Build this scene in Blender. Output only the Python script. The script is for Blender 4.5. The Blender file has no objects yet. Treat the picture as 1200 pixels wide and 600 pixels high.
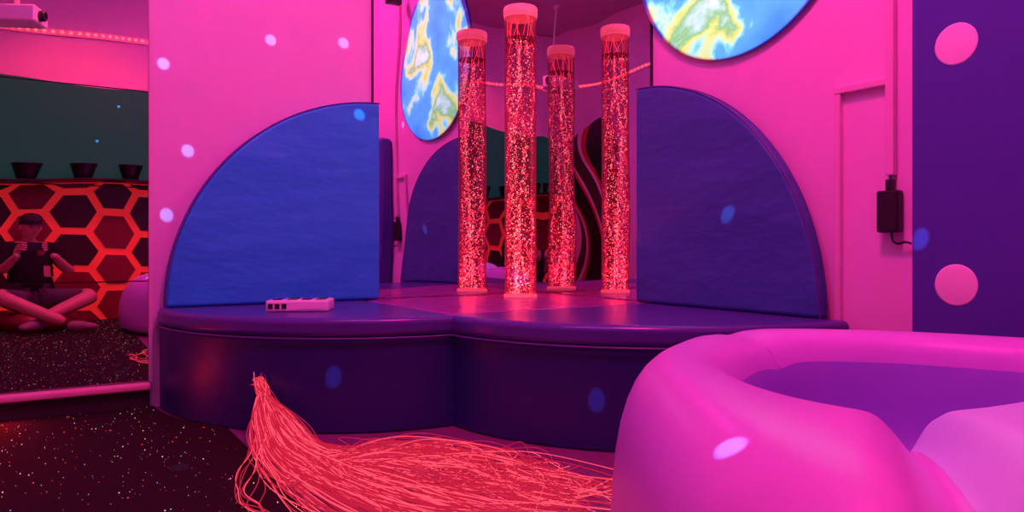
import bpy, bmesh, math, random
from mathutils import Vector, Matrix, Euler
random.seed(7)
scene = bpy.context.scene
scene.view_settings.view_transform = 'Standard'
col = scene.collection
A, B = 3.7, 2.575          # camera distance from the mirror wall / the right-hand wall
CH = 0.722                 # camera height
HEAD = math.radians(32.4)
ROOM_W, ROOM_D, ROOM_H = 3.6, 4.75, 3.7
SH = 0.45                  # seat height

# ---------------------------------------------------------------- materials
def mat(name, color, rough=0.5, metal=0.0, emit=None, estr=0.0, var=0.06, nscale=8.0,
        bump=0.0, bscale=30.0, bdist=0.01, spec=0.5, sheen=0.0, coat=0.0, stretch=None, sample=False):
    m = bpy.data.materials.new(name); m.use_nodes = True
    nt = m.node_tree; n = nt.nodes; l = nt.links
    p = n['Principled BSDF']
    tc = n.new('ShaderNodeTexCoord')
    src = tc.outputs['Object']
    if stretch:
        mp = n.new('ShaderNodeMapping'); mp.inputs['Scale'].default_value = stretch
        l.new(src, mp.inputs['Vector']); src = mp.outputs['Vector']
    no = n.new('ShaderNodeTexNoise'); no.inputs['Scale'].default_value = nscale
    no.inputs['Detail'].default_value = 3
    l.new(src, no.inputs['Vector'])
    cr = n.new('ShaderNodeValToRGB')
    c0 = [max(0, c*(1-var)) for c in color]; c1 = [min(1, c*(1+var)) for c in color]
    cr.color_ramp.elements[0].color = (*c0, 1); cr.color_ramp.elements[1].color = (*c1, 1)
    l.new(no.outputs['Fac'], cr.inputs['Fac']); l.new(cr.outputs['Color'], p.inputs['Base Color'])
    p.inputs['Roughness'].default_value = rough
    p.inputs['Metallic'].default_value = metal
    p.inputs['Specular IOR Level'].default_value = spec
    p.inputs['Coat Weight'].default_value = coat
    p.inputs['Coat Roughness'].default_value = 0.2
    p.inputs['Sheen Weight'].default_value = sheen
    if emit:
        p.inputs['Emission Color'].default_value = (*emit, 1)
        p.inputs['Emission Strength'].default_value = estr
        if not sample:
            try: m.cycles.emission_sampling = 'NONE'
            except Exception: pass
    if bump > 0:
        nb = n.new('ShaderNodeTexNoise'); nb.inputs['Scale'].default_value = bscale
        nb.inputs['Detail'].default_value = 4
        l.new(src, nb.inputs['Vector'])
        bp = n.new('ShaderNodeBump'); bp.inputs['Strength'].default_value = bump
        bp.inputs['Distance'].default_value = bdist
        l.new(nb.outputs['Fac'], bp.inputs['Height']); l.new(bp.outputs['Normal'], p.inputs['Normal'])
    return m

M_wall = mat('painted_plaster', (0.82, 0.56, 0.74), 0.55, bump=0.15, bscale=60, bdist=0.003)
M_ceil = mat('ceiling_paint', (0.55, 0.35, 0.5), 0.7)
M_floor = mat('vinyl_floor', (0.20, 0.06, 0.16), 0.38, var=0.12, nscale=40, bump=0.1, bscale=200, bdist=0.001)
M_carpet = mat('black_pile_carpet', (0.020, 0.008, 0.009), 0.95, var=0.5, nscale=250, bump=0.8, bscale=300, bdist=0.006, spec=.15)
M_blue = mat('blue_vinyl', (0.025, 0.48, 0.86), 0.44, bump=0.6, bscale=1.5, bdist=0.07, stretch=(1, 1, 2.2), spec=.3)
M_blue_dim = mat('blue_vinyl_dim', (0.045, 0.15, 0.36), 0.44, bump=0.6, bscale=1.5, bdist=0.07, stretch=(1, 1, 2.2), spec=.3)  # same blue vinyl as the other pad, dimmer purple light painted in
M_seat = mat('seat_vinyl_shaded', (0.018, 0.022, 0.15), 0.38, bump=0.35, bscale=3.0, bdist=0.02, spec=.4)  # seat front, its shade painted into the base colour
M_seat_top = mat('seat_vinyl_lit', (0.07, 0.05, 0.28), 0.28, bump=0.35, bscale=3.0, bdist=0.02)  # same seat vinyl, light on the top painted in as a paler colour
M_podium = mat('podium_vinyl_glow', (0.36, 0.06, 0.34), 0.24, bump=0.3, bscale=4.0, bdist=0.01)  # seat vinyl with pink reflections and tube glow painted into the colour
M_piping = mat('piping_vinyl', (0.10, 0.05, 0.28), 0.4)
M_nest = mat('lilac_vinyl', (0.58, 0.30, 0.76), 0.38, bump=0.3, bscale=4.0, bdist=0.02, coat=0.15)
M_nest_lit = mat('nest_vinyl_lit', (0.52, 0.90, 1.0), 0.42, bump=0.35, bscale=4.0, bdist=0.025)  # brighter light on the near cushion painted into its base colour
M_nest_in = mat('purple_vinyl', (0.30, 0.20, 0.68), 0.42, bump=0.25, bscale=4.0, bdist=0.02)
M_post = mat('column_vinyl', (0.060, 0.07, 0.38), 0.42, bump=0.2, bscale=3.0, bdist=0.02)
M_dot = mat('pink_vinyl_dot', (0.90, 0.85, 0.84), 0.5)
M_white = mat('white_plastic', (0.85, 0.84, 0.84), 0.35)
M_trunk = mat('trunking_plastic', (0.80, 0.55, 0.66), 0.4)
M_black = mat('black_plastic', (0.012, 0.012, 0.014), 0.35)
M_dark = mat('dark_joint', (0.03, 0.01, 0.03), 0.5)
M_ledge = mat('ledge_plastic', (0.8, 0.4, 0.5), 0.25)
M_hexred = mat('red_panel_glow', (0.9, 0.07, 0.05), 0.4, emit=(1.0, 0.035, 0.03), estr=0.30)  # emission added to brighten the red backing, not a lamp
M_hexdark = mat('dark_hex_tile', (0.035, 0.006, 0.010), 0.35)
M_hexmid = mat('crimson_hex_tile', (0.22, 0.010, 0.02), 0.4)
M_teal = mat('teal_board_glow', (0.006, 0.045, 0.04), 0.4, var=0.3, nscale=3, emit=(.12, .85, .7), estr=.040, spec=.2)  # plain wall board, faint emission added so the teal shows under pink light
M_led = mat('red_led', (1, 0.1, 0.1), 0.5, emit=(1.0, 0.06, 0.06), estr=5)
M_cap = mat('tube_cap', (0.9, 0.25, 0.32), 0.35, emit=(1.0, 0.10, 0.15), estr=0.55)
M_bubble = mat('lit_bubble', (.7, 0.08, 0.1), 0.3, emit=(1.0, 0.05, 0.08), estr=2.2)
M_bubble2 = mat('bright_bubble', (.8, 0.2, 0.2), 0.3, emit=(1.0, 0.34, 0.27), estr=2.8)
M_fibre = mat('lit_fibre', (.08, 0.006, 0.02), 0.4, emit=(1.0, 0.022, 0.07), estr=0.48)
M_fibre2 = mat('lit_fibre_bright', (.4, 0.05, 0.08), 0.4, emit=(1.0, 0.09, 0.14), estr=0.95)
M_stars = [mat('star_white', (1, 1, 1), 0.5, emit=(1, 0.65, 0.6), estr=1.2),
           mat('star_red', (1, .1, .1), 0.5, emit=(1, 0.06, 0.06), estr=1.5),
           mat('star_blue', (.2, .5, 1), 0.5, emit=(0.2, 0.6, 1), estr=0.8)]

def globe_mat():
    m = bpy.data.materials.new('painted_globe'); m.use_nodes = True  # projected picture painted as base colour
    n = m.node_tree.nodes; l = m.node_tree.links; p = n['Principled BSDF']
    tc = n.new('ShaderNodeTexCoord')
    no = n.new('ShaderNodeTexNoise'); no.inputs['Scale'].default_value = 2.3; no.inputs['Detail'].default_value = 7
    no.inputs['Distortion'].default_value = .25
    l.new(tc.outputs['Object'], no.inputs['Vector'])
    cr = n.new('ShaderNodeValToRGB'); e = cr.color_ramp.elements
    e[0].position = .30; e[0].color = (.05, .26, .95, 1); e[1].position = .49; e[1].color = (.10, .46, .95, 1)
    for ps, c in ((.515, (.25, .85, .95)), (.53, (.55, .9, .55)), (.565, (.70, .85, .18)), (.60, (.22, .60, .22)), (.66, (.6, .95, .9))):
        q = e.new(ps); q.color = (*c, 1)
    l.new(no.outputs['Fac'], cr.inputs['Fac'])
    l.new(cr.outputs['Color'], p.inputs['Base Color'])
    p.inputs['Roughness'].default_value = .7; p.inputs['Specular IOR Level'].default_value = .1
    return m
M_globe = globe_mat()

def mirror_mat(name, tint, ripple=0.0):
    m = bpy.data.materials.new(name); m.use_nodes = True
    nt = m.node_tree; n = nt.nodes; l = nt.links
    p = n['Principled BSDF']
    p.inputs['Base Color'].default_value = (*tint, 1)
    p.inputs['Metallic'].default_value = 1; p.inputs['Roughness'].default_value = 0.0
    if ripple:
        tc = n.new('ShaderNodeTexCoord'); no = n.new('ShaderNodeTexNoise')
        no.inputs['Scale'].default_value = 1.8; no.inputs['Detail'].default_value = 0
        l.new(tc.outputs['Object'], no.inputs['Vector'])
        bp = n.new('ShaderNodeBump'); bp.inputs['Strength'].default_value = 1.0
        bp.inputs['Distance'].default_value = ripple
        l.new(no.outputs['Fac'], bp.inputs['Height']); l.new(bp.outputs['Normal'], p.inputs['Normal'])
    return m
M_mirror = mirror_mat('acrylic_mirror', (0.74, 0.68, 0.80), 0.006)
M_mirror2 = mirror_mat('wall_mirror', (0.80, 0.74, 0.76), 0.004)

def tube_mat(name='clear_acrylic', glow=0.0):
    m = bpy.data.materials.new(name); m.use_nodes = True
    nt = m.node_tree; n = nt.nodes; l = nt.links
    for x in list(n): n.remove(x)
    o = n.new('ShaderNodeOutputMaterial'); mix = n.new('ShaderNodeMixShader')
    t = n.new('ShaderNodeBsdfTransparent'); g = n.new('ShaderNodeBsdfGlossy')
    lw = n.new('ShaderNodeLayerWeight'); lw.inputs['Blend'].default_value = 0.35
    ra = n.new('ShaderNodeValToRGB')
    ra.color_ramp.elements[0].position = 0.0; ra.color_ramp.elements[0].color = (0.80, 0.50, 0.64, 1)
    ra.color_ramp.elements[1].position = 0.9; ra.color_ramp.elements[1].color = (0.55, 0.16, 0.30, 1)
    l.new(lw.outputs['Facing'], ra.inputs['Fac']); l.new(ra.outputs['Color'], t.inputs['Color'])
    g.inputs['Roughness'].default_value = 0.05
    g.inputs['Color'].default_value = (1, .8, .85, 1)
    mu = n.new('ShaderNodeMath'); mu.operation = 'MULTIPLY'; mu.inputs[1].default_value = 0.5
    l.new(lw.outputs['Fresnel'], mu.inputs[0])
    l.new(mu.outputs[0], mix.inputs['Fac'])
    l.new(t.outputs[0], mix.inputs[1]); l.new(g.outputs[0], mix.inputs[2])
    out = mix.outputs[0]
    if glow:
        # faint self glow of the lit water, stronger towards the lamp in the base
        tc = n.new('ShaderNodeTexCoord'); sx = n.new('ShaderNodeSeparateXYZ'); l.new(tc.outputs['Object'], sx.inputs[0])
        mr = n.new('ShaderNodeMapRange'); mr.inputs['From Min'].default_value = 0; mr.inputs['From Max'].default_value = 1.5
        mr.inputs['To Min'].default_value = glow*2.2; mr.inputs['To Max'].default_value = glow*.7
        l.new(sx.outputs[2], mr.inputs['Value'])
        em = n.new('ShaderNodeEmission'); em.inputs['Color'].default_value = (1, .03, .09, 1)
        l.new(mr.outputs[0], em.inputs['Strength'])
        ad = n.new('ShaderNodeAddShader'); l.new(out, ad.inputs[0]); l.new(em.outputs[0], ad.inputs[1]); out = ad.outputs[0]
        try: m.cycles.emission_sampling = 'NONE'
        except Exception: pass
    l.new(out, o.inputs['Surface'])
    return m
M_acryl = tube_mat('lit_acrylic', .055)
M_water = tube_mat('water_top', 0)

# ---------------------------------------------------------------- helpers
def empty(name, loc=(0, 0, 0), rotz=0.0):
    e = bpy.data.objects.new(name, None); e.location = loc; e.rotation_euler = (0, 0, rotz)
    e.empty_display_size = 0.1
    col.objects.link(e); return e

def link(name, me, mats, parent=None, loc=None, rot=None, smooth=False):
    o = bpy.data.objects.new(name, me)
    if not isinstance(mats, (list, tuple)): mats = [mats]
    for m in mats: me.materials.append(m)
    if smooth:
        for f in me.polygons: f.use_smooth = True
    if parent: o.parent = parent
    if loc: o.location = loc
    if rot: o.rotation_euler = rot
    col.objects.link(o); return o

def box(name, lo, hi, m, parent=None, bevel=0.0, seg=3):
    bm = bmesh.new(); bmesh.ops.create_cube(bm, size=1)
    c = [(a+b)/2 for a, b in zip(lo, hi)]; s = [abs(b-a) for a, b in zip(lo, hi)]
    for v in bm.verts: v.co = Vector((v.co.x*s[0]+c[0], v.co.y*s[1]+c[1], v.co.z*s[2]+c[2]))
    if bevel: bmesh.ops.bevel(bm, geom=bm.edges[:], offset=bevel, segments=seg, profile=0.5, affect='EDGES')
    me = bpy.data.meshes.new(name); bm.to_mesh(me); bm.free()
    return link(name, me, m, parent, smooth=False)

def prism(name, pts, z0, z1, m, parent=None, bevel=0.0, seg=4, xf=None):
    """extrude a 2D outline (CCW) from z0 to z1, optional transform matrix, bevelled"""
    bm = bmesh.new()
    vs = [bm.verts.new((x, y, z0)) for x, y in pts]
    f = bm.faces.new(vs)
    r = bmesh.ops.extrude_face_region(bm, geom=[f])
    for v in r['geom']:
        if isinstance(v, bmesh.types.BMVert): v.co.z = z1
    if xf is not None: bmesh.ops.transform(bm, matrix=xf, verts=bm.verts[:])
    bmesh.ops.recalc_face_normals(bm, faces=bm.faces[:])
    me = bpy.data.meshes.new(name); bm.to_mesh(me); bm.free()
    o = link(name, me, m, parent, smooth=True)
    if bevel:
        b = o.modifiers.new('bevel', 'BEVEL'); b.width = bevel; b.segments = seg
        b.limit_method = 'ANGLE'; b.angle_limit = math.radians(40); b.harden_normals = True
    else:
        for p in me.polygons: p.use_smooth = False
    return o

def curve(name, pts_list, radius, m, parent=None, cyclic=False, kind='POLY', res=2):
    cu = bpy.data.curves.new(name, 'CURVE'); cu.dimensions = '3D'
    cu.bevel_depth = radius; cu.bevel_resolution = res; cu.resolution_u = 6
    cu.use_fill_caps = True
    for pts in pts_list:
        s = cu.splines.new(kind); s.points.add(len(pts)-1)
        for p, q in zip(s.points, pts): p.co = (*q, 1)
        if kind == 'NURBS': s.order_u = 4; s.use_endpoint_u = True
        s.use_cyclic_u = cyclic
    cu.materials.append(m)
    o = bpy.data.objects.new(name, cu)
    if parent: o.parent = parent
    col.objects.link(o); return o

def lathe(name, prof, m, parent=None, n=48, loc=None):
    bm = bmesh.new(); rings = []
    for r, z in prof:
        rings.append([bm.verts.new((r*math.cos(2*math.pi*i/n), r*math.sin(2*math.pi*i/n), z)) for i in range(n)])
    for a, b in zip(rings, rings[1:]):
        for i in range(n): bm.faces.new((a[i], a[(i+1) % n], b[(i+1) % n], b[i]))
    if prof[0][0] > 1e-4: bm.faces.new(rings[0][::-1])
    if prof[-1][0] > 1e-4: bm.faces.new(rings[-1])
    bmesh.ops.remove_doubles(bm, verts=bm.verts[:], dist=1e-5)
    bmesh.ops.recalc_face_normals(bm, faces=bm.faces[:])
    me = bpy.data.meshes.new(name); bm.to_mesh(me); bm.free()
    return link(name, me, m, parent, loc=loc, smooth=True)

# ---------------------------------------------------------------- room shell
box('floor', (-ROOM_W-.1, -ROOM_D-.1, -.1), (.1, .1, 0), M_floor)
box('ceiling', (-ROOM_W-.1, -ROOM_D-.1, ROOM_H), (.1, .1, ROOM_H+.1), M_ceil)
box('wall_north', (-ROOM_W-.1, 0, 0), (.1, .1, ROOM_H), M_wall)
box('wall_east', (0, -ROOM_D-.1, 0), (.1, 0, ROOM_H), M_wall)
box('wall_south', (-ROOM_W-.1, -ROOM_D-.1, 0), (0, -ROOM_D, ROOM_H), M_wall)
box('wall_west', (-ROOM_W-.1, -ROOM_D, 0), (-ROOM_W, 0, ROOM_H), M_wall)

SL = (-1.16, 0, .975, 1.06)      # left seat centre x, y, radius x, radius y
SR = (-.026, -1.0, 1.16, 1.05)
# star carpet (fibre-optic points in black pile), cut round the seat
car = empty('star_carpet')
edge = []
t0 = math.asin(min(1, (1.96-1.16)/(SL[2]+.02)))
for i in range(14):
    t = t0+(math.pi/2-t0)*i/13
    edge.append((SL[0]-(SL[2]+.02)*math.sin(t), SL[1]-(SL[3]+.02)*math.cos(t)))
edge[-1] = (edge[-1][0], -.035)
prism('pile', [(-ROOM_W+.01, -ROOM_D+.04), (-1.96, -ROOM_D+.04)] + edge + [(-ROOM_W+.01, -.035)], 0, .012, M_carpet, car)
bm = bmesh.new(); rnd = random.Random(3)
for i in range(2000):
    x = rnd.uniform(-ROOM_W+.05, -1.98); y = rnd.uniform(-ROOM_D+.05, -.05)
    if ((x-SL[0])/(SL[2]+.04))**2+((y-SL[1])/(SL[3]+.04))**2 < 1: continue
    r = rnd.choice([.0007, .0008, .0009, .0011, .0018])
    k = 0 if rnd.random() < .5 else (1 if rnd.random() < .8 else 2)
    g = bmesh.ops.create_icosphere(bm, subdivisions=1, radius=r, matrix=Matrix.Translation((x, y, .013)))
    for v in g['verts']:
        for f in v.link_faces: f.material_index = k
me = bpy.data.meshes.new('star_points'); bm.to_mesh(me); bm.free()
link('star_points', me, M_stars, car)

# skirting under the big mirror: dark toe board with a rounded pink ledge
bb = empty('baseboard_north')
box('toe_board', (-ROOM_W, -.03, .0), (-2.17, 0, .085), M_dark, bb)
box('ledge', (-ROOM_W, -.06, .085), (-2.165, 0, .118), M_ledge, bb, bevel=.012)
box('trim_1', (-2.172, -.022, .118), (-2.158, 0, 2.34), M_trunk)

# big panelled mirror
big = empty('panelled_wall_mirror')
hs = [.12, .571, .99, 1.423, 1.86, 2.34]
for i in range(5):
    box('mirror_panel_%d' % (i+1), (-3.55, -.012, hs[i]+.0025), (-2.174, -.006, hs[i+1]-.0025), M_mirror2, big)
box('backing', (-3.55, -.006, .12), (-2.174, 0, 2.34), M_dark, big)

# corner mirrors
cm = empty('corner_mirror')
box('mirror_sheet', (-1.10, -.012, SH+.004), (-.012, 0, 2.72), M_mirror, cm)
box('edge_strip', (-1.108, -.014, SH), (-1.10, 0, 2.72), M_dark, cm)
cm2 = empty('corner_mirror')
box('mirror_sheet', (-.012, -.95, SH+.004), (0, -.012, 2.72), M_mirror, cm2)
box('edge_strip', (-.014, -.958, SH), (0, -.95, 2.72), M_dark, cm2)

# ---------------------------------------------------------------- seats
def seat(c):
    cx, cy, ru, rv = c
    e = empty('corner_seat', (0, 0, 0))
    def outline(k, n=40):
        return [(cx-.004, cy-.004)] + [(cx-.004-ru*k*math.sin(t), cy-.004-rv*k*math.cos(t)) for t in [math.pi/2*i/n for i in range(n+1)]]
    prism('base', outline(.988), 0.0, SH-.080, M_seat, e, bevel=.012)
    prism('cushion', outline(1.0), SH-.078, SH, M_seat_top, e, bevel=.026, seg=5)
    arc = [(x, y, SH-.080) for x, y in outline(.999)[1:]]
    curve('piping', [arc], .004, M_piping, e)
    return e
seat(SL); seat(SR)
pod = empty('mirror_podium')
prism('base', [(0, 0), (-1.155, 0), (-1.155, -.995), (0, -.995)], 0, SH-.04, M_seat, pod, bevel=.01)
prism('top', [(0, 0), (-1.155, 0), (-1.155, -.995), (0, -.995)], SH-.04, SH-.002, M_podium, pod, bevel=.012)

# ---------------------------------------------------------------- quarter-round back pads
def backpad(xf, m, r, h):
    e = empty('quarter_round_back_pad')
    n = 44
    pts = [(0, 0)] + [(r*math.cos(t), h*math.sin(t)) for t in [math.pi/2*i/n for i in range(n+1)]]
    t = .062
    prism('pad', pts, 0.0, t, m, e, bevel=.018, seg=5, xf=xf)
    for k, zz in (('front_piping', t-.006), ('rear_piping', .01)):
        c = [xf @ Vector((x, y, zz)) for x, y in pts[1:]]
        curve(k, [c], .0035, M_piping, e)
    return e
xfL = Matrix(((-1, 0, 0, -1.09), (0, 0, -1, -.016), (0, 1, 0, SH+.002), (0, 0, 0, 1)))
xfR = Matrix(((0, 0, -1, -.028), (-1, 0, 0, -.925), (0, 1, 0, SH+.002), (0, 0, 0, 1)))
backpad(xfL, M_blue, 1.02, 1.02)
backpad(xfR, M_blue_dim, 1.03, 1.055)

# ---------------------------------------------------------------- bubble tube
bt = empty('bubble_tube', (-.352, -.284, SH))
R = .087; H = 1.59
lathe('base_ring', [(R+.005, 0), (R+.005, .012), (R+.002, .016)], M_cap, bt)
bm = bmesh.new(); n = 64
ra = [bm.verts.new((R*math.cos(2*math.pi*i/n), R*math.sin(2*math.pi*i/n), .014)) for i in range(n)]
rb = [bm.verts.new((R*math.cos(2*math.pi*i/n), R*math.sin(2*math.pi*i/n), H-.035)) for i in range(n)]
for i in range(n): bm.faces.new((ra[i], ra[(i+1) % n], rb[(i+1) % n], rb[i]))
me = bpy.data.meshes.new('acrylic_tube'); bm.to_mesh(me); bm.free()
link('acrylic_tube', me, M_acryl, bt, smooth=True)
lathe('cap', [(R+.004, H-.048), (R+.007, H-.045), (R+.007, H-.008), (R+.002, H), (0, H)], M_cap, bt)
lathe('cap_collar', [(R+.003, H-.060), (R+.003, H-.05)], M_cap, bt)
lathe('water_surface', [(0, H-.17), (R-.003, H-.17)], M_water, bt)
bm = bmesh.new(); rnd = random.Random(11)
streams = [(rnd.uniform(0, 6.28), rnd.uniform(.015, .06), rnd.uniform(3, 7), rnd.uniform(0, 6.28)) for _ in range(9)]
for i in range(2800):
    z = .02 + (H-.20)*(rnd.random()**1.12)
    if i % 3:
        s = streams[i % 9]
        a = s[0] + .7*math.sin(z*s[2]+s[3]); r = min(.076, s[1] + .02*math.sin(z*s[2]*1.7+s[3]) + rnd.gauss(0, .012)); r = abs(r)
    else:
        a = rnd.uniform(0, 6.28); r = .078*math.sqrt(rnd.random())
    sz = rnd.choice([.0011, .0014, .0018, .0022, .0028])*(1.15 if z < .6 else 1)
    mt = Matrix.Translation((r*math.cos(a), r*math.sin(a), z)) @ Euler((rnd.uniform(0, 3), rnd.uniform(0, 3), 0)).to_matrix().to_4x4() @ Matrix.Diagonal((rnd.uniform(1, 2.8), 1, rnd.uniform(.6, 1), 1))
    g = bmesh.ops.create_icosphere(bm, subdivisions=1, radius=sz, matrix=mt)
    k = 1 if rnd.random() < .33 else 0
    for v in g['verts']:
        for f in v.link_faces: f.material_index = k
me = bpy.data.meshes.new('bubbles'); bm.to_mesh(me); bm.free()
link('bubbles', me, [M_bubble, M_bubble2], bt)
# lit air lines hanging below the cap
rnd = random.Random(2); fl = []
for i in range(10):
    a = rnd.uniform(0, 6.28); r = rnd.uniform(.02, .075)
    fl.append([(r*math.cos(a+k*.25), r*math.sin(a+k*.25), H-.05-k*rnd.uniform(.03, .05)) for k in range(5)])
curve('air_lines', fl, .0012, M_bubble, bt, kind='NURBS', res=1)

# ---------------------------------------------------------------- padded column with dots
pc = empty('padded_wall_panel')
box('pad', (-.13, -3.45, 0), (-.002, -2.32, 1.66), M_post, pc, bevel=.035, seg=5)
for i, (y, z) in enumerate([(-2.475, 1.367), (-2.475, .603), (-2.93, .985), (-3.25, 1.367)]):
    d = lathe('dot_%d' % (i+1), [(.066, 0), (.066, .002), (.062, .003), (0, .003)], M_dot, pc, loc=(-.129, y, z))
    d.rotation_euler = (0, -math.pi/2, 0)

# ---------------------------------------------------------------- trunking and power brick on east wall
tk = empty('cable_trunking')
box('drop', (-.028, -2.21, .98), (0, -2.178, ROOM_H), M_trunk, tk, bevel=.004)
box('branch', (-.024, -2.177, 1.305), (0, -1.972, 1.332), M_trunk, tk, bevel=.004)
box('leg', (-.024, -1.998, 0), (0, -1.972, 1.304), M_trunk, tk, bevel=.004)
pb = empty('power_adapter')
box('brick', (-.045, -2.235, .775), (-.004, -2.155, .925), M_black, pb, bevel=.008)
box('socket_plug', (-.035, -2.207, .925), (-.008, -2.183, .965), M_black, pb, bevel=.004)
curve('lead', [[(-.02, -2.195, .965), (-.02, -2.193, .99), (-.018, -2.192, 1.01)],
               [(-.02, -2.2, .776), (-.022, -2.2, .75), (-.02, -2.21, .735), (-.02, -2.235, .735), (-.02, -2.25, .745), (-.02, -2.27, .735)]],
      .004, M_black, pb, kind='NURBS')
cc = empty('security_camera')
lathe('mount', [(.03, 2.78), (.03, 2.80), (.012, 2.805), (.012, ROOM_H)], M_white, cc, loc=(-.12, -2.05, 0), n=24)
box('housing', (-.2, -2.085, 2.72), (-.06, -2.015, 2.785), M_black, cc, bevel=.015)

# added round disc with the projected globe picture painted into its colour
gs = lathe('painted_globe_disc', [(.61, 0), (.61, .004), (.605, .006), (0, .006)], M_globe, n=72, loc=(-.016, -1.48, 2.165))
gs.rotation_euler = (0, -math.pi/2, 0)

# ---------------------------------------------------------------- switch box on seat
sb = empty('switch_controller', (-1.632, -.51, SH+.001), math.radians(-27))
box('case', (-.13, -.085, 0), (.13, .085, .048), M_white, sb, bevel=.009)
bc = [mat('btn_red', (.7, .03, .03), .3), mat('btn_blue', (.03, .08, .6), .3), mat('btn_green', (.03, .4, .08), .3), mat('btn_yellow', (.7, .55, .03), .3)]
k = 0
for i in range(4):
    for j in range(2):
        x = -.09+.06*i; y = -.035+.07*j
        lathe('button_%d' % (k+1), [(.022, 0), (.022, .003), (.018, .006), (0, .007)], [M_black, bc[k % 4]][(i+j) % 2], sb, n=24, loc=(x, y, .047)); k += 1
for i in range(3):
    box('port_%d' % (i+1), (-.12+.028*i, -.087, .012), (-.10+.028*i, -.08, .034), M_black, sb, bevel=.001)
box('label', (.0, -.0865, .012), (.10, -.084, .03), M_dot, sb)

# ---------------------------------------------------------------- fibre optic tail
fo = empty('fibre_optic_strands')
fwd = Vector((math.sin(HEAD), math.cos(HEAD), 0)); rgt = Vector((math.cos(HEAD), -math.sin(HEAD), 0))
cam0 = Vector((-B, -A, 0))
def P(lat, dep, z=0): return cam0 + rgt*lat + fwd*dep + Vector((0, 0, z))
dirn = Vector((-.70, -.75, 0)).normalized()
tt = 1/math.sqrt((dirn.x/SL[2])**2+(dirn.y/SL[3])**2)
hole = Vector((SL[0]-.004, SL[1]-.004, .20)) + dirn*tt*.990
S = hole + dirn*.014
rnd = random.Random(5)
groups = {0: [], 1: []}
for i in range(360):
    q = min(1.2, max(-1.2, rnd.gauss(0, .55)))          # position across the bundle
    a0 = S + Vector((rnd.gauss(0, .011), rnd.gauss(0, .003), rnd.gauss(0, .011)))
    a1 = S + dirn*(.05+.02*q) + rgt*.03 + Vector((rnd.gauss(0, .012), rnd.gauss(0, .01), -.015+rnd.gauss(0, .010)))
    a2 = P(-.87+.05*q, 2.67+.04*q, .09+rnd.random()*.035)
    a3 = P(-.775+.06*q, 2.55+.10*q, .015+rnd.random()*.06*(1-abs(q)*.75))
    a4 = P(-.60+.06*q, 2.34+.19*q, .01+rnd.random()*.05*(1-abs(q)*.75))
    wild = rnd.random() < .34
    if not wild:
        a5 = P(-.40+.05*q+rnd.gauss(0, .03), 2.13+.25*q+rnd.gauss(0, .03), .006+rnd.random()*.035)
        a6 = P(-.18+.05*q+rnd.gauss(0, .06), 1.97+.25*q+rnd.gauss(0, .04), .005+rnd.random()*.02)
        L = rnd.uniform(.0, .22)
        a7 = P(-.02+L+rnd.gauss(0, .06), 1.90+.22*q-L*.15+rnd.gauss(0, .06), .005+rnd.random()*.01)
        pts = [a0, a1, a2, a3, a4, a5, a6, a7]
    else:
        s = rnd.choice([1, 1, 1, 1, 1, 1, -1])
        a5 = P(-.38+rnd.gauss(0, .11), 2.39+s*rnd.uniform(.02, .32), .004+rnd.random()*.06)
        a6 = P(-.18+rnd.gauss(0, .15), 2.40+s*rnd.uniform(-.10, .30), .004+rnd.random()*.03)
        a7 = P(.02+rnd.gauss(0, .14), 2.26+rnd.gauss(0, .16), .005+rnd.random()*.02)
        a8 = P(.15+rnd.gauss(0, .13), 2.16+rnd.gauss(0, .12), .005)
        pts = [a0, a1, a2, a3, a4, a5, a6, a7, a8]
        if s < 0 and rnd.random() < .6:
            pts = [a0, a1, a2, P(-.86+rnd.gauss(0, .02), 2.45, .03), P(-.78+rnd.gauss(0, .05), 2.2+rnd.gauss(0, .06), .02), P(-.70+rnd.gauss(0, .06), 2.0, .02), P(-.58+rnd.gauss(0, .08), 1.85, .02)]
    out = []
    for ai, (a, b) in enumerate(zip(pts, pts[1:])):
        out.append(a)
        w_ = .003 if ai < 2 else .013
        mid = (a+b)/2 + Vector((rnd.gauss(0, w_), rnd.gauss(0, w_), rnd.gauss(0, .003)))
        out.append(mid)
    out.append(pts[-1])
    for v in out: v.z = max(v.z, .016 if v.x < -1.95 else .004)
    groups[0 if rnd.random() < .68 else 1].append(out)
curve('strands', groups[0], .0014, M_fibre, fo, kind='NURBS', res=1)
curve('bright_strands', groups[1], .0014, M_fibre2, fo, kind='NURBS', res=1)
lt = lathe('outlet_grommet', [(.032, 0), (.032, .008), (.024, .012), (.024, 0)], M_seat, fo, n=32)
lt.location = hole
lt.rotation_euler = dirn.to_track_quat('Z', 'Y').to_euler()

# ---------------------------------------------------------------- soft nest (ring shaped pod)
nest = empty('soft_play_nest', (-B, -A, 0), -HEAD)
outer = [(.17, 1.15), (.25, 1.65), (.52, 2.06), (.95, 2.03), (1.30, 1.84), (1.62, 1.58), (1.85, 1.2), (1.75, .75), (1.4, .42), (.95, .30), (.5, .32), (.22, .65)]
inner = [(.45, 1.30), (.46, 1.52), (.68, 1.83), (.92, 1.84), (1.14, 1.72), (1.36, 1.54), (1.48, 1.40), (1.34, 1.31), (1.06, 1.25), (.82, 1.19), (.66, 1.13), (.53, 1.18)]
def catmull(P_, t):
    n = len(P_); i = int(t) % n; f = t-int(t)
    p0, p1, p2, p3 = [Vector(P_[(i+k) % n]) for k in (-1, 0, 1, 2)]
    return .5*((2*p1)+(-p0+p2)*f+(2*p0-5*p1+4*p2-p3)*f*f+(-p0+3*p1-3*p2+p3)*f**3)
N = 144
HN = .51
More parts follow.
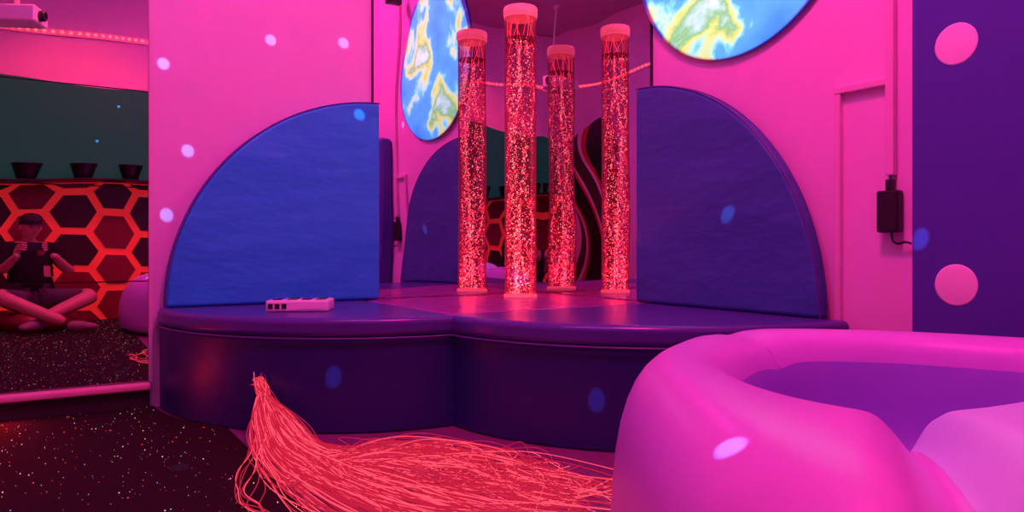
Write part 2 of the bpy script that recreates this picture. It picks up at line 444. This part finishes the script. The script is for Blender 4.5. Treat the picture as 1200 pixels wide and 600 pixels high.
sec = [(.10, 0, .0), (.02, 0, .04), (-.02, 0, .14), (-.01, 0, .27), (.05, 0, HN-.13), (.16, 0, HN-.06), (.32, 0, HN-.015), (.52, 0, HN), (.74, 0, HN-.008),
       (.90, 0, HN-.03), (1.0, 0, HN-.07), (1, .02, HN-.14), (1, .035, .30), (1, .06, .23), (1, .12, .205), (1, .20, .20)]
T0 = 10.45
bm = bmesh.new(); rings = []
cen = Vector((.95, 1.48))
def dz(si, t):
    zz = 0
    if 3 <= si <= 12:
        for t0 in (T0, 6.3, 1.9):
            zz -= (.06 if t0 > 2 else .012)*math.exp(-((t-t0)/.15)**2)
        if 6.3 < t < T0: zz += .03*math.sin(math.pi*(t-6.3)/(T0-6.3))**.5
    return zz
for si, (k, e_, z) in enumerate(sec):
    ring = []
    for i in range(N):
        t = i*12/N
        o_ = catmull(outer, t); q_ = catmull(inner, t)
        p = o_.lerp(q_, k)
        if e_:
            d = (cen-q_); p = q_ + d.normalized()*min(e_, d.length*.8)
        ring.append(bm.verts.new((p.x, p.y, z+dz(si, t))))
    rings.append(ring)
for ri, (a, b) in enumerate(zip(rings, rings[1:])):
    for i in range(N):
        f = bm.faces.new((a[i], a[(i+1) % N], b[(i+1) % N], b[i]))
        t = (i+.5)*12/N
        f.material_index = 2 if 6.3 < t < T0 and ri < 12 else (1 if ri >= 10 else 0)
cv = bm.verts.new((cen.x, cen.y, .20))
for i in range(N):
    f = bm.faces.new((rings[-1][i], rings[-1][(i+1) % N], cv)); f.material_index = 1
bm.faces.new(rings[0])
bmesh.ops.recalc_face_normals(bm, faces=bm.faces[:])
me = bpy.data.meshes.new('padded_ring'); bm.to_mesh(me); bm.free()
ring_o = link('padded_ring', me, [M_nest, M_nest_in, M_nest_lit], nest, smooth=True)
sub = ring_o.modifiers.new('sub', 'SUBSURF'); sub.levels = 1; sub.render_levels = 1
# stitched seams: short radial ones across the top
seams = []
def sp(k, z, si, t):
    p = catmull(outer, t).lerp(catmull(inner, t), k); return (p.x, p.y, z+dz(si, t)-.0012)
for t in (1.9, 5.0, 8.4):
    seams.append([sp(sec[j][0], sec[j][2]-.001, j, t) for j in range(5, 11)])
curve('stitched_seams', seams, .0018, M_nest, nest, res=1)

# ---------------------------------------------------------------- south wall: hexagon panel, board, shelf
Y0 = -ROOM_D+.002
hx = empty('hexagon_wall_panel')
box('backing', (-3.55, Y0, 0.0), (-.6, Y0+.012, 1.34), M_hexred, hx)
bm = bmesh.new(); r = .215; h = r*math.sqrt(3); rnd = random.Random(4)
ci = 0; xc = -3.6
while xc < -.5:
    zc = -.05 + (h/2 if ci % 2 else 0)
    while zc < 1.6:
        pts = []
        for a in range(6):
            an = math.radians(60*a)
            px = xc+.82*r*math.cos(an); pz = zc+.82*r*math.sin(an)
            pts.append((min(max(px, -3.54), -.61), min(max(pz, .01), 1.33)))
        area_ = abs(sum(pts[k][0]*pts[(k+1) % 6][1]-pts[(k+1) % 6][0]*pts[k][1] for k in range(6)))/2
        if area_ > .006:
            v1 = [bm.verts.new((px, Y0+.012, pz)) for px, pz in pts]
            v2 = [bm.verts.new((px, Y0+.024, pz)) for px, pz in pts]
            kk = 0 if rnd.random() < .62 else 1
            f = bm.faces.new(v2); f.material_index = kk
            for k in range(6):
                f = bm.faces.new((v1[k], v1[(k+1) % 6], v2[(k+1) % 6], v2[k])); f.material_index = kk
        zc += h
    xc += 1.5*r; ci += 1
bmesh.ops.recalc_face_normals(bm, faces=bm.faces[:])
me = bpy.data.meshes.new('hex_tiles'); bm.to_mesh(me); bm.free()
link('hex_tiles', me, [M_hexdark, M_hexmid], hx)
box('dark_teal_board', (-3.55, Y0, 1.362), (-1.2, Y0+.03, 2.34), M_teal)
box('wall_shelf', (-3.4, Y0, 1.341), (-1.2, Y0+.32, 1.36), M_black, bevel=.003)
for i in range(5):
    x = -3.1+.42*i
    b = empty('storage_tub', (x, -ROOM_D+.17, 1.361))
    lathe('tub', [(.07, 0), (.085, .05), (.115, .14), (.12, .145), (.105, .14), (.07, .02), (0, .015)], M_black, b, n=20)

# west wall wavy mural panel
def mural_mat():
    m = bpy.data.materials.new('wavy_mural_paint'); m.use_nodes = True
    n = m.node_tree.nodes; l = m.node_tree.links; p = n['Principled BSDF']
    tc = n.new('ShaderNodeTexCoord'); wv = n.new('ShaderNodeTexWave'); wv.inputs['Scale'].default_value = .45
    wv.inputs['Distortion'].default_value = 7; wv.inputs['Detail'].default_value = 0; wv.bands_direction = 'Y'
    wv.inputs['Detail Scale'].default_value = .8
    l.new(tc.outputs['Object'], wv.inputs['Vector'])
    cr = n.new('ShaderNodeValToRGB'); cr.color_ramp.interpolation = 'CONSTANT'
    e = cr.color_ramp.elements; e[0].color = (.01, .005, .01, 1); e[1].position = .40; e[1].color = (.6, .02, .03, 1)
    x = e.new(.62); x.color = (.8, .6, .65, 1); x = e.new(.8); x.color = (.08, .01, .02, 1)
    l.new(wv.outputs['Fac'], cr.inputs['Fac']); l.new(cr.outputs['Color'], p.inputs['Base Color'])
    p.inputs['Roughness'].default_value = .4
    return m
M_mural = mural_mat()
pts = [(-.5, 0), (.5, 0), (.5, 1.9)] + [(.5*math.cos(t), 1.9+.5*math.sin(t)) for t in [math.pi*i/20 for i in range(1, 20)]] + [(-.5, 1.9)]
xfW = Matrix(((0, 0, 1, -ROOM_W+.002), (1, 0, 0, -4.0), (0, 1, 0, .013), (0, 0, 0, 1)))
prism('wavy_mural_panel', pts, 0, .03, M_mural, xf=xfW)

# LED strip round the top of south and west walls
ls = empty('led_light_string')
bm = bmesh.new()
def led(c):
    bmesh.ops.create_cube(bm, size=1, matrix=Matrix.Translation(c) @ Matrix.Diagonal((.022, .022, .018, 1)))
x = -ROOM_W+.05
while x < -.05: led((x, -ROOM_D+.03, 2.83)); x += .06
y = -ROOM_D+.05
while y < -.05: led((-ROOM_W+.03, y, 2.83)); y += .06
me = bpy.data.meshes.new('led_points'); bm.to_mesh(me); bm.free()
link('led_points', me, M_led, ls)
box('channel_a', (-ROOM_W, -ROOM_D, 2.80), (0, -ROOM_D+.02, 2.86), M_trunk, ls)
box('channel_b', (-ROOM_W, -ROOM_D+.02, 2.80), (-ROOM_W+.02, 0, 2.86), M_trunk, ls)

# ceiling projectors
def projector(x, y, rz):
    e = empty('ceiling_projector', (x, y, 2.62), rz)
    box('body', (-.17, -.13, -.06), (.17, .13, .06), M_white, e, bevel=.015)
    l_ = lathe('lens', [(.04, 0), (.04, .04), (.032, .045), (.03, .02), (0, .02)], M_black, e, n=24, loc=(.165, .03, 0))
    l_.rotation_euler = (0, math.pi/2, 0)
    box('vent', (-.15, -.132, -.035), (-.02, -.128, .035), M_black, e)
    lathe('pole', [(.02, .06), (.02, ROOM_H-2.62-.02), (.06, ROOM_H-2.62-.018), (.06, ROOM_H-2.62)], M_white, e, n=20)
    return e
projector(-2.72, -3.55, math.radians(20))
projector(-3.15, -1.44, 0)

# ---------------------------------------------------------------- photographer (seen in the mirror)
M_skin = mat('skin', (.56, .27, .21), .5)
M_shirt = mat('black_cotton', (.010, .010, .012), .85, bump=.4, bscale=14, bdist=.01, spec=.2)
M_shorts = mat('grey_cotton', (.10, .07, .09), .85, bump=.4, bscale=14, bdist=.01)
M_shoe = mat('shoe_canvas', (.25, .12, .15), .6)
M_cap2 = mat('cap_cotton', (.012, .012, .015), .8)
person = empty('seated_photographer', (-2.64, -4.1, 0), math.radians(-17))

def skinmesh(name, verts, edges, radii, root, mats, parent, classify=None, levels=2, xf=None):
    me = bpy.data.meshes.new(name+'_src'); me.from_pydata([Vector(v) for v in verts], edges, [])
    o = bpy.data.objects.new(name+'_src', me); col.objects.link(o)
    sk = o.modifiers.new('skin', 'SKIN'); sk.use_smooth_shade = True
    for i, rr in enumerate(radii):
        sv = me.skin_vertices[0].data[i]; sv.radius = (rr, rr) if not isinstance(rr, tuple) else rr
        sv.use_root = (i == root)
    s = o.modifiers.new('sub', 'SUBSURF'); s.levels = levels; s.render_levels = levels
    bpy.context.view_layer.update()
    dg = bpy.context.evaluated_depsgraph_get()
    nm = bpy.data.meshes.new_from_object(o.evaluated_get(dg))
    nm.name = name
    bpy.data.objects.remove(o)
    nm.materials.clear()
    ob = link(name, nm, mats, parent, smooth=True)
    if classify:
        for f in nm.polygons: f.material_index = classify(f.center)
    return ob

bv = [(0, 0, .27), (0, .02, .42), (0, 0, .57), (0, -.01, .67), (0, .01, .76), (0, .03, .83),
      (.17, -.01, .69), (.23, .16, .50), (.075, .315, .655),
      (-.17, -.01, .69), (-.25, .17, .50), (-.175, .365, .655),
      (.09, .05, .23), (.32, .38, .30), (-.04, .44, .13),
      (-.09, .05, .23), (-.34, .36, .30), (.06, .56, .10),
      (.205, .08, .595), (-.215, .08, .595)]
be = [(0, 1), (1, 2), (2, 3), (3, 4), (4, 5), (3, 6), (6, 18), (18, 7), (7, 8), (3, 9), (9, 19), (19, 10), (10, 11), (0, 12), (12, 13), (13, 14), (0, 15), (15, 16), (16, 17)]
br = [.145, (.17, .15), (.18, .145), (.14, .11), .058, .055, .082, .048, .028, .082, .048, .028, .105, .068, .042, .105, .068, .042, .068, .068]
V = [Vector(v) for v in bv]
def cls(c):
    best = None
    for (a, b) in be:
        d = V[b]-V[a]; t = max(0, min(1, (c-V[a]).dot(d)/d.dot(d)))
        q = (c-(V[a]+d*t)).length
        if best is None or q < best[0]: best = (q, a, b, t)
    _, a, b, t = best
    if (a, b) in ((1, 2), (2, 3), (3, 6), (3, 9), (6, 18), (9, 19)): return 1
    if (a, b) in ((18, 7), (19, 10)): return 1 if t < .8 else 0
    if (a, b) == (3, 4): return 1 if t < .55 else 0
    if (a, b) == (0, 1): return 1 if t > .25 else 2
    if (a, b) in ((0, 12), (0, 15)): return 2
    if (a, b) in ((12, 13), (15, 16)): return 2 if t < .85 else 0
    return 0
skinmesh('body', bv, be, br, 0, [M_skin, M_shirt, M_shorts], person, cls)
bm = bmesh.new(); bmesh.ops.create_uvsphere(bm, u_segments=40, v_segments=28, radius=1)
for v in bm.verts:
    x, y, z = v.co
    k = 1.0 if z > -.1 else 1-.28*min(1, (-z-.1)/.8)
    fx = .077*k; fy = .096*(1 if y < 0 else (1-.05*(z < 0)))
    if z < -.1: fy *= 1-.10*min(1, (-z-.1)/.8)
    co = Vector((x*fx, y*fy, z*.118))
    if y > .5:
        nose = math.exp(-((x/.16)**2)-((z+.12)/.20)**2)
        co.y += .020*nose
        for sx in (-1, 1):
            co.y -= .010*math.exp(-(((x-sx*.38)/.18)**2)-((z-.06)/.12)**2)
        co.y += .006*math.exp(-((x/.3)**2)-((z+.48)/.08)**2)
        co.y += .010*math.exp(-((x/.3)**2)-((z+.80)/.18)**2)
    v.co = co
me = bpy.data.meshes.new('head'); bm.to_mesh(me); bm.free()
hd = link('head', me, M_skin, person, loc=(0, .055, .895), rot=(math.radians(-8), 0, math.radians(-6)), smooth=True)
def part(nm, loc, sc, m, rot=(0, 0, 0)):
    bm = bmesh.new(); bmesh.ops.create_uvsphere(bm, u_segments=16, v_segments=12, radius=1)
    for v in bm.verts: v.co = Vector((v.co.x*sc[0], v.co.y*sc[1], v.co.z*sc[2]))
    me = bpy.data.meshes.new(nm); bm.to_mesh(me); bm.free()
    return link(nm, me, m, hd, loc=loc, rot=rot, smooth=True)
for sx in (-1, 1):
    s_ = 'left' if sx < 0 else 'right'
    part('ear_'+s_, (sx*.077, -.005, .0), (.010, .02, .032), M_skin, (0, 0, sx*-.3))
    part('eye_'+s_, (sx*.030, .080, .008), (.012, .008, .007), M_white)
    part('pupil_'+s_, (sx*.030, .088, .008), (.005, .003, .005), M_black)
    part('eyebrow_'+s_, (sx*.030, .089, .026), (.016, .005, .004), M_black)
part('mouth', (0, .0875, -.052), (.022, .005, .004), mat('lips', (.4, .08, .08), .5))
part('hair', (0, -.022, .018), (.079, .082, .085), M_black)
lathe('cap_crown', [(.085, 0), (.086, .03), (.078, .065), (.05, .09), (.02, .098), (0, .1)], M_cap2, hd, n=32, loc=(0, -.004, .040)).scale = (.97, 1.16, 1)
bp_ = [(.075*math.cos(t), .07+.075*math.sin(t)) for t in [math.pi*i/16 for i in range(17)]]
prism('cap_brim', bp_, .048, .054, M_cap2, hd)
ph = bpy.data.objects.new('phone_grip', None); col.objects.link(ph); ph.parent = person
pw = Vector((-B, -A, CH)) - fwd*.05
pm = Matrix.Translation((-2.64, -4.1, 0)) @ Matrix.Rotation(math.radians(-17), 4, 'Z')
ph.location = pm.inverted() @ pw
ph.rotation_euler = (0, 0, math.radians(-15.4))
box('phone', (-.078, -.004, -.038), (.078, .004, .038), M_black, ph, bevel=.003)
for sx in (1, -1):
    hv = [(sx*.105, -.085, -.085), (sx*.100, -.055, -.045), (sx*.100, -.030, -.012)]
    he = [(0, 1), (1, 2)]; hr = [.026, (.024, .030), (.018, .034)]
    for i, zz in enumerate((.030, .010, -.010, -.029)):
        L = (.9, 1.0, .95, .75)[i]; b0 = len(hv)
        hv += [(sx*.103, -.008, zz), (sx*.100, .014, zz), (sx*(.100-.024*L), .018, zz), (sx*(.100-.045*L), .014, zz)]
        hr += [.0095, .0088, .008, .0068]
        he += [(2, b0), (b0, b0+1), (b0+1, b0+2), (b0+2, b0+3)]
    b0 = len(hv)
    hv += [(sx*.080, -.040, -.032), (sx*.062, -.028, -.018), (sx*.045, -.014, -.008)]; hr += [.013, .010, .008]
    he += [(1, b0), (b0, b0+1), (b0+1, b0+2)]
    skinmesh('hand_right' if sx > 0 else 'hand_left', hv, he, hr, 0, M_skin, ph)
for nm, (x, y, z), rz in (('shoe_right', (-.10, .47, .085), 1.2), ('shoe_left', (.12, .59, .070), -1.2)):
    fv = [(0, -.07, .005), (0, 0, .0), (0, .09, -.012), (0, .15, -.02)]
    o = skinmesh(nm, fv, [(0, 1), (1, 2), (2, 3)], [.036, (.042, .05), (.045, .035), (.036, .025)], 0, M_shoe, person)
    o.location = (x, y, z); o.rotation_euler = (0, 0, rz)
fc = empty('floor_cushion', (-2.64, -4.1, .012))
lathe('cushion', [(.25, 0), (.30, .02), (.315, .065), (.30, .11), (.24, .13), (0, .135)], M_hexmid, fc)

# ---------------------------------------------------------------- lights
def area(name, loc, target, size, energy, color, sy=None):
    L = bpy.data.lights.new(name, 'AREA'); L.energy = energy; L.color = color; L.size = size
    if sy: L.shape = 'RECTANGLE'; L.size_y = sy
    o = bpy.data.objects.new(name, L); o.location = loc
    o.rotation_euler = (Vector(target)-Vector(loc)).to_track_quat('-Z', 'Y').to_euler()
    col.objects.link(o); return o
def spot(name, loc, target, ang, energy, color, blend=.15, rad=.0):
    L = bpy.data.lights.new(name, 'SPOT'); L.energy = energy; L.color = color
    L.spot_size = math.radians(ang); L.spot_blend = blend; L.shadow_soft_size = rad
    o = bpy.data.objects.new(name, L); o.location = loc
    o.rotation_euler = (Vector(target)-Vector(loc)).to_track_quat('-Z', 'Y').to_euler()
    col.objects.link(o); return o
area('ceiling_fill_pink', (-1.3, -2.5, 3.66), (-.1, -2.2, .6), .5, 122, (1, .020, .225))  # added area fill for the pink wash, no fixture modelled
area('ceiling_fill_lilac', (-2.4, -1.7, 3.66), (-1.9, 0, .7), .45, 37, (.72, .11, .66))  # added lilac fill on the mirror wall and blue pad
area('ceiling_fill_violet', (-1.7, -2.5, 3.66), (-1.4, -2.9, 0), .4, 20, (.40, .12, .95))  # added violet fill over the nest, no fixture modelled
area('floor_led_red', (-3.05, -.062, .08), (-3.05, -.5, 0), .8, 3.6, (1, .02, .02), sy=.015)
spot('tube_lamp', (-.352, -.284, SH+.06), (-.352, -.284, 3), 150, 26, (1, .05, .11), rad=.03)
spot('hex_fill_red', (-2.3, -3.3, 3.6), (-2.3, -4.75, .6), 80, 120, (1, .05, .04), blend=.6, rad=.05)  # added red fill that brightens the hexagon panel, no fixture modelled
g = spot('globe_projector_lamp', (-2.93, -1.44, 2.60), (-.02, -1.48, 2.165), 22.6, 430, (.55, 1, 1), blend=.05)

# moving-head effect dots
src = Vector((-2.55, -3.3, 2.70))
dots = [(-1.63, 0, 1.74), (-1.26, 0, 1.78), (-2.007, 0, 1.17), (-2.097, 0, .87), (-2.11, 0, 1.56), (-1.20, -.07, 1.40),
        (-1.62, -.9, .2), (-.87, -1.6, .1), (-1.87, -3.08, .5), (-1.24, -2.89, .42), (-1.41, -1.22, 0), (-1.0, -1.9, 0), (0, -2.05, 1.75), (-.13, -2.36, .75), (-.07, -1.5, .85), (-2.2, -1.1, 0),
        (-2.25, -4.72, 2.2), (-1.95, -4.72, 2.15), (-2.15, -4.72, 1.75)]
for i, d in enumerate(dots):
    a = .95 if (i < 6 or i > 15) else 1.2
    spot('effect_beam.%03d' % i, src + Vector((.02*math.cos(i), .02*math.sin(i), 0)), d, a, 800 if i < 6 else (3000 if i > 15 else 500), (.10, .35, 1), blend=.7)

w = bpy.data.worlds.new('world'); scene.world = w; w.use_nodes = True
w.node_tree.nodes['Background'].inputs[0].default_value = (.10, .01, .06, 1)
w.node_tree.nodes['Background'].inputs[1].default_value = .3

# ---------------------------------------------------------------- camera
cam = bpy.data.cameras.new('camera'); co = bpy.data.objects.new('camera', cam); col.objects.link(co)
co.location = (-B, -A, CH); co.rotation_euler = (math.pi/2, 0, -HEAD)
cam.sensor_width = 36; cam.lens = 26; cam.shift_y = -10/1200; cam.clip_start = .02
scene.camera = co
